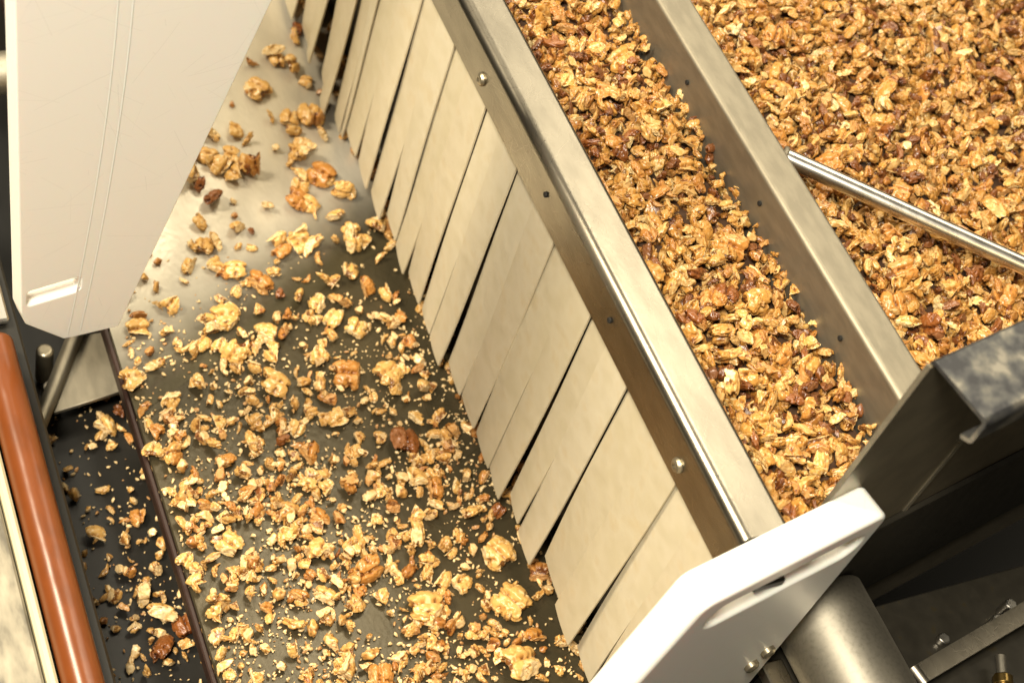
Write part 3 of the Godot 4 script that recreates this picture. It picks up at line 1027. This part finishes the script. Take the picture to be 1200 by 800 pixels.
func build_plate_nuts() -> void:
	# where the bigger pieces lie on the chute: x, z, length in millimetres
	var spots := [483, -1048, 19, 433, -1021, 17, 456, -1029, 22, 431, -992, 27, 470, -1014, 20, 480, -993, 10, 490, -986, 10, 403, -978, 7, 434, -960, 16, 406, -937, 18, 429, -928, 10, 452, -959, 20, 453, -947, 16, 473, -961, 28, 477, -938, 16, 373, -946, 19, 367, -928, 18, 344, -903, 24, 354, -924, 14, 373, -910, 21, 383, -900, 19, 401, -904, 24, 367, -917, 16, 439, -913, 18, 451, -917, 24, 444, -897, 24, 461, -893, 27, 359, -879, 22, 376, -875, 8, 403, -866, 13, 373, -861, 8, 341, -855, 17, 371, -847, 17, 382, -842, 9, 328, -835, 9, 348, -833, 18, 343, -809, 18, 320, -814, 17, 296, -822, 8, 291, -831, 6, 280, -808, 11, 367, -828, 9, 378, -825, 11, 402, -829, 19, 357, -804, 21, 374, -786, 26, 363, -788, 9, 387, -771, 11, 366, -760, 9, 295, -775, 18, 264, -759, 21, 433, -868, 24, 473, -869, 21, 445, -856, 19, 420, -828, 20, 428, -817, 26, 458, -844, 19, 462, -819, 20, 450, -818, 17, 475, -813, 16, 394, -805, 9, 452, -783, 20, 427, -777, 20, 414, -783, 11, 400, -765, 18, 414, -756, 18, 434, -752, 17, 459, -761, 20, 335, -755, 27, 342, -760, 19, 321, -754, 19, 363, -736, 22, 403, -743, 15, 421, -736, 19, 438, -724, 19, 458, -732, 14, 484, -795, 16, 490, -826, 21, 497, -805, 17, 475, -754, 17, 479, -728, 14, 295, -732, 17, 310, -734, 18, 320, -745, 18, 323, -728, 16, 330, -716, 22, 343, -725, 19, 256, -727, 9, 267, -720, 19, 248, -709, 23, 294, -699, 14, 318, -685, 7, 353, -725, 10, 362, -731, 16, 361, -710, 18, 343, -701, 16, 356, -683, 25, 270, -683, 17, 270, -668, 16, 248, -681, 16, 249, -669, 13, 253, -661, 14, 247, -644, 18, 292, -665, 13, 302, -659, 14, 311, -657, 8, 307, -675, 9, 269, -652, 11, 272, -645, 17, 283, -647, 11, 291, -639, 18, 301, -647, 10, 326, -653, 14, 322, -635, 17, 346, -653, 14, 359, -639, 17, 345, -630, 13, 398, -703, 18, 414, -680, 28, 393, -681, 17, 379, -672, 14, 391, -666, 13, 450, -676, 25, 464, -675, 12, 449, -658, 18, 457, -649, 15, 472, -654, 19, 427, -664, 12, 421, -653, 10, 456, -628, 17, 440, -638, 10, 391, -641, 19, 376, -652, 16, 356, -625, 13, 440, -607, 27, 455, -603, 19, 481, -608, 17, 361, -615, 21, 398, -610, 17, 436, -576, 23, 449, -561, 21, 352, -590, 19, 365, -582, 15, 382, -578, 18, 400, -581, 10, 466, -559, 13, 490, -562, 13, 405, -567, 11, 250, -606, 15, 260, -593, 14, 261, -633, 17, 272, -619, 8, 273, -609, 10, 298, -623, 18, 308, -612, 10, 303, -591, 15, 314, -591, 14, 271, -587, 15, 269, -577, 18, 281, -574, 11, 276, -565, 12, 299, -575, 7, 280, -551, 20, 324, -578, 19, 338, -611, 17, 349, -605, 13, 353, -590, 18, 364, -594, 13, 342, -591, 6, 341, -577, 6, 347, -573, 6, 351, -559, 19, 341, -531, 20, 312, -548, 10, 323, -548, 16, 254, -563, 11, 246, -547, 15, 250, -539, 12, 275, -530, 11, 284, -525, 11, 395, -546, 11, 444, -547, 15, 468, -533, 18, 490, -530, 14, 419, -523, 22, 410, -527, 11, 355, -524, 11, 371, -527, 16, 373, -503, 23, 391, -509, 14, 394, -496, 15, 420, -503, 15, 442, -505, 12, 470, -511, 13, 476, -494, 28, 448, -491, 10, 457, -484, 12, 427, -484, 18, 441, -478, 18, 406, -465, 31, 415, -454, 8, 422, -449, 7, 471, -453, 38, 494, -453, 19, 337, -495, 20, 327, -475, 5, 433, -436, 15, 442, -433, 11, 445, -447, 10, 476, -422, 18, 459, -405, 35, 455, -423, 9, 371, -425, 15, 386, -421, 19, 385, -435, 9, 413, -410, 15, 353, -421, 20, 333, -435, 21, 325, -438, 13, 357, -442, 9, 322, -450, 9, 436, -399, 6, 479, -400, 8, 494, -414, 10, 487, -392, 11, 238, -528, 15, 246, -522, 12, 258, -508, 19, 254, -498, 16, 263, -481, 13, 270, -515, 11, 283, -512, 11, 294, -511, 9, 291, -495, 12, 291, -486, 11, 316, -498, 17, 306, -477, 21, 241, -481, 10, 249, -479, 9, 240, -467, 14, 233, -458, 17, 272, -466, 9, 281, -465, 10, 261, -456, 7, 299, -456, 14, 304, -433, 12, 288, -448, 10, 251, -451, 12, 268, -443, 13]
	for i in range(0, spots.size(), 3):
		var x: float = spots[i] / 1000.0
		var z: float = spots[i + 1] / 1000.0
		var mm: float = spots[i + 2]
		if x < 0.246: x = 0.246 + rng.randf() * 0.004
		var kind := nut_kind(mm)
		var side := "by the curtain" if x > 0.44 else "near the dark edge" if x < 0.295 else "halfway across"
		var far := "chute top" if z < -0.83 else "upper chute" if z < -0.68 else "middle chute" if z < -0.52 else "lower chute"
		if z < -0.79 and mm >= 18.0:                 # the pieces up there slide down in little clusters
			var w := Vector3(x + rng.randf_range(-0.013, 0.013), 0, z + rng.randf_range(-0.015, 0.015))
			w.y = slide_height(w.x, w.z) + 0.0006
			lay_nut("walnut_piece", ["quarter", "chunk", "half"][rng.randi() % 3], pick_tone(), w, rng.randf_range(0.013, 0.019), lying(false), "on " + far + " " + side, "walnut pieces sliding on the chute")
		lay_nut("walnut_piece", kind, pick_tone(), Vector3(x, 0.0006 + slide_height(x, z), z), minf(mm, 31.0) * 0.95 / 1000.0, lying(mm > 24), "on " + far + " " + side, "walnut pieces sliding on the chute")
	spots = [250, -767, 17, 248, -736, 11, 245, -721, 12, 250, -710, 11, 234, -723, 20, 222, -753, 9, 203, -708, 4, 190, -675, 9, 218, -666, 13, 203, -651, 7, 203, -627, 17, 239, -661, 9, 239, -651, 7, 252, -671, 7, 229, -635, 12, 225, -619, 10, 234, -613, 12, 245, -619, 10, 238, -634, 15, 219, -587, 13, 225, -567, 20, 208, -560, 11, 235, -549, 24, 212, -541, 11, 249, -535, 20, 228, -520, 24, 229, -507, 10, 208, -522, 10, 201, -511, 10, 211, -502, 18, 237, -516, 7, 214, -591, 13, 186, -600, 10, 187, -571, 14, 230, -533, 10, 186, -514, 11, 183, -534, 8, 240, -588, 10, 228, -716, 14, 234, -706, 11, 202, -578, 9, 199, -545, 8, 191, -553, 8]
	for i in range(0, spots.size(), 3):
		var x: float = spots[i] / 1000.0
		var z: float = spots[i + 1] / 1000.0
		var zone := "in the black tray, far end" if z < -0.72 else "in the black tray, middle" if z < -0.6 else "in the black tray, near end"
		lay_nut("spilled_walnut", nut_kind(spots[i + 2]), pick_tone(), Vector3(x, -0.0796, z), spots[i + 2] / 1000.0, lying(false), zone, "walnut pieces spilled into the black tray")
	# crumbs
	var n := FastNoiseLite.new()
	n.seed = 5
	n.frequency = 14.0
	var xf := [[], [], []]
	var tint := [[], [], []]
	var made := 0
	while made < 3600:
		var p := Vector3(rng.randf_range(0.246, 0.525), 0.0, rng.randf_range(-0.92, -0.33))
		var dense := smoothstep(-0.86, -0.56, p.z) * (1.0 - 0.75 * smoothstep(0.40, 0.47, p.x) * smoothstep(-0.62, -0.45, p.z))
		dense *= clampf(0.55 + n.get_noise_2d(p.x, p.z) * 1.3, 0.03, 1.0)
		if rng.randf() > dense:
			continue
		made += 1
		put_crumb(xf, tint, p, 0.0)
	for k in 520:
		put_crumb(xf, tint, Vector3(rng.randf_range(0.175, 0.30), 0, rng.randf_range(-0.78, -0.40)), -0.0799)
	var bins := {}
	made = 0
	while made < 1000:
		var behind := made % 7 == 0
		var p := Vector3(rng.randf_range(0.498, 0.525) if behind else rng.randf_range(0.25, 0.485), 0.0, rng.randf_range(-1.1 if behind else -0.82, -0.33))
		var dense := 1.0 if behind else smoothstep(-0.84, -0.6, p.z) * clampf(0.5 + n.get_noise_2d(p.x + 3.0, p.z) * 1.2, 0.05, 1.0) * (1.0 - 0.6 * smoothstep(0.42, 0.47, p.x) * smoothstep(-0.62, -0.45, p.z))
		if rng.randf() > dense:
			continue
		made += 1
		var kind: String = ["bit", "chunk", "quarter", "sliver"][rng.randi() % 4]
		var k := rng.randi() % int(kernels[kind].size())
		var b := random_basis().scaled(Vector3.ONE * (rng.randf_range(0.008, 0.018) if behind else rng.randf_range(0.006, 0.014)))
		p.y = 0.0004 + slide_height(p.x, p.z) - lowest(kernels[kind][k][1], b)
		var g := rng.randf_range(0.82, 1.0)
		add_bin(bins, [kind, k, Transform3D(b, p), Color(g, g * 0.95, g * 0.9) if rng.randf() < 0.85 else Color(g * 0.7, g * 0.5, g * 0.36)])
	for i in 110:
		var kind: String = ["bit", "chunk", "quarter", "sliver"][rng.randi() % 4]
		var k := rng.randi() % int(kernels[kind].size())
		var b := random_basis().scaled(Vector3.ONE * rng.randf_range(0.005, 0.014))
		var z := -0.76 + 0.36 * sqrt(rng.randf())
		var g := rng.randf_range(0.82, 1.0)
		add_bin(bins, [kind, k, Transform3D(b, Vector3(rng.randf_range(0.185, 0.275), -0.0797 - lowest(kernels[kind][k][1], b), z)), Color(g, g * 0.95, g * 0.9)])
	for key in bins:
		var w: Array = bins[key]
		scatter("walnut_fragments", kernels[w[0]][w[1]][0], w[2], w[3]).set_meta("label", "small walnut fragments strewn between the larger pieces on chute and black tray")
	for k in 3:
		var o := scatter("walnut_crumbs", kernels.crumb[k][0], xf[k], tint[k])
		o.set_meta("label", "fine pale walnut crumbs scattered over the steel chute")

func put_crumb(xf: Array, tint: Array, p: Vector3, y: float) -> void:
	var k := rng.randi() % 3
	var size := 0.0018 + 0.0036 * pow(rng.randf(), 2.2)
	var b := random_basis().scaled(Vector3.ONE * size)
	var pts: PackedVector3Array = kernels.crumb[k][1]
	xf[k].append(Transform3D(b, Vector3(p.x, y + 0.0003 + (slide_height(p.x, p.z) if y == 0.0 else 0.0) - lowest(pts, b), p.z)))
	var g := rng.randf_range(0.8, 1.0)
	tint[k].append(Color(g, g, g) if rng.randf() < 0.85 else Color(0.6, 0.45, 0.35))

func scatter(called: String, mesh: Mesh, xf: Array, tint: Array) -> MultiMeshInstance3D:
	var mm := MultiMesh.new()
	mm.transform_format = MultiMesh.TRANSFORM_3D
	mm.use_colors = true
	mm.mesh = mesh
	mm.instance_count = xf.size()
	for i in xf.size():
		mm.set_instance_transform(i, xf[i])
		mm.set_instance_color(i, tint[i])
	var o := MultiMeshInstance3D.new()
	o.name = numbered(called)
	o.multimesh = mm
	o.material_override = M.nut
	add_child(o, true)
	o.set_meta("kind", "stuff")
	return o

func in_bed(x: float, z: float) -> bool:
	if x > 0.516 and x < 0.6425 and z < -0.322:
		return x < 0.547 or z < WALL_AT.z - 0.1925 * (x - WALL_AT.x) - 0.008
	return x > 0.664 and x < 1.2 and z < WALL_AT.z - 0.1925 * (x - WALL_AT.x) - 0.008

func build_beds() -> void:
	var hills := FastNoiseLite.new()
	hills.seed = 9
	hills.frequency = 9.0
	# the packed mass under the top layer, coloured dark as shade between pieces
	var o := part("walnut_bed_mass", block(Vector3(0.113, 0.02, 1.30), 0.002), M.nut_shade_mass, self, Vector3(0.5795, 0.2485, -1.02))
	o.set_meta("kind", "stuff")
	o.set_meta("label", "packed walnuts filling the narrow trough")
	o = part("walnut_bed_mass", block(Vector3(0.53, 0.02, 1.20), 0.002), M.nut_shade_mass, self, Vector3(0.94, 0.2485, -1.05))
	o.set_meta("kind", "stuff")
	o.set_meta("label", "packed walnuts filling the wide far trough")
	var bins := {}
	var tops := []
	for layer in 4:
		var step: float = [0.0110, 0.0108, 0.0104, 0.0118][layer]
		var y0: float = [0.256, 0.261, 0.2665, 0.272][layer]
		var x := 0.514
		while x < 1.2:
			var z := -1.42
			while z < -0.31:
				var p := Vector3(x + rng.randf_range(-0.6, 0.6) * step, 0, z + rng.randf_range(-0.6, 0.6) * step)
				z += step
				if not in_bed(p.x, p.z):
					continue
				var q := rng.randf()
				var kind := "sliver" if q < 0.42 else "chunk" if q < 0.66 else "quarter" if q < 0.9 else "bit"
				var size := rng.randf_range(0.009, 0.017) if kind != "sliver" else rng.randf_range(0.011, 0.020)
				if kind == "bit": size = rng.randf_range(0.007, 0.012)
				if layer == 3 and rng.randf() < 0.05 and not (p.x > 0.620 and p.x < 0.65):
					kind = "half"
					size = rng.randf_range(0.016, 0.023)
				if p.x > 0.620 and p.x < 0.65:
					size = minf(size, 0.012)
					y0 = [0.256, 0.261, 0.2665, 0.2715][layer]
				else:
					y0 = [0.256, 0.261, 0.2665, 0.272][layer]
				p.y = y0 + hills.get_noise_2d(p.x, p.z) * 0.004 + rng.randf_range(-0.0015, 0.0015)
				var k := rng.randi() % int(kernels[kind].size())
				var b := random_basis()
				if layer == 3:                     # those on top lie flatter
					b = lying(false) * Basis(Vector3.RIGHT, rng.randf_range(-0.6, 0.6))
				var c := bed_tint()
				var e := [kind, k, Transform3D(b.scaled(Vector3.ONE * size), p), c, size]
				var s := screen(p)
				if layer == 3 and s.x > 0 and s.x < 1200 and s.y > 0 and s.y < 800 and not (kind == "bit"):
					e.append(size / p.distance_to(cam.position))
					tops.append(e)
				else:
					add_bin(bins, e)
			x += step
	tops.sort_custom(func(a, b): return a[5] > b[5])
	for i in tops.size():
		if i >= 300:
			add_bin(bins, tops[i])
			continue
		var e: Array = tops[i]
		var tr: Transform3D = e[2]
		var p := tr.origin
		var zone := ""
		if p.x < 0.64:
			zone = "in narrow trough, " + ("near the white end plate" if p.z < -0.32 and p.z > -0.47 else "middle" if p.z > -0.62 else "far end")
		else:
			var line := p.z - (-0.609 + (p.x - 0.671) * 0.928)
			zone = "in wide bed, " + ("between rod and end wall" if line > 0.0 else "just beyond the rod" if line > -0.13 else "at the far end")
		var tone := "nut" if e[3].r > 0.785 else "nut_gold" if e[3].r > 0.605 else "nut_amber" if e[3].r > 0.3 else "nut_dark"
		var m := MeshInstance3D.new()
		m.name = numbered("bed_walnut")
		m.mesh = kernels[e[0]][e[1]][0]
		m.material_override = M[tone]
		m.transform = tr
		add_child(m, true)
		m.set_meta("category", "walnut")
		m.set_meta("group", "walnut pieces on top of the two beds")
		pieces.append([m, e[0], tone, zone, screen(p).x])
	for key in bins:
		var w: Array = bins[key]
		var s := scatter("walnut_bed", kernels[w[0]][w[1]][0], w[2], w[3])
		s.set_meta("label", "dense bed of shelled walnut pieces in both troughs")

func bed_tint() -> Color:
	var q := rng.randf()
	var g := rng.randf_range(0.78, 1.0)
	if q < 0.12: return Color(g * 0.92, g * 0.92, g * 0.86)
	if q < 0.62: return Color(g * 0.78, g * 0.66, g * 0.48)
	if q < 0.86: return Color(0.60 * g, 0.43 * g, 0.28 * g)
	return Color(0.27 * g, 0.15 * g, 0.11 * g)

func add_bin(bins: Dictionary, e: Array) -> void:
	var key := "%s%d" % [e[0], e[1]]
	if not bins.has(key):
		bins[key] = [e[0], e[1], [], []]
	bins[key][2].append(e[2])
	bins[key][3].append(e[3])
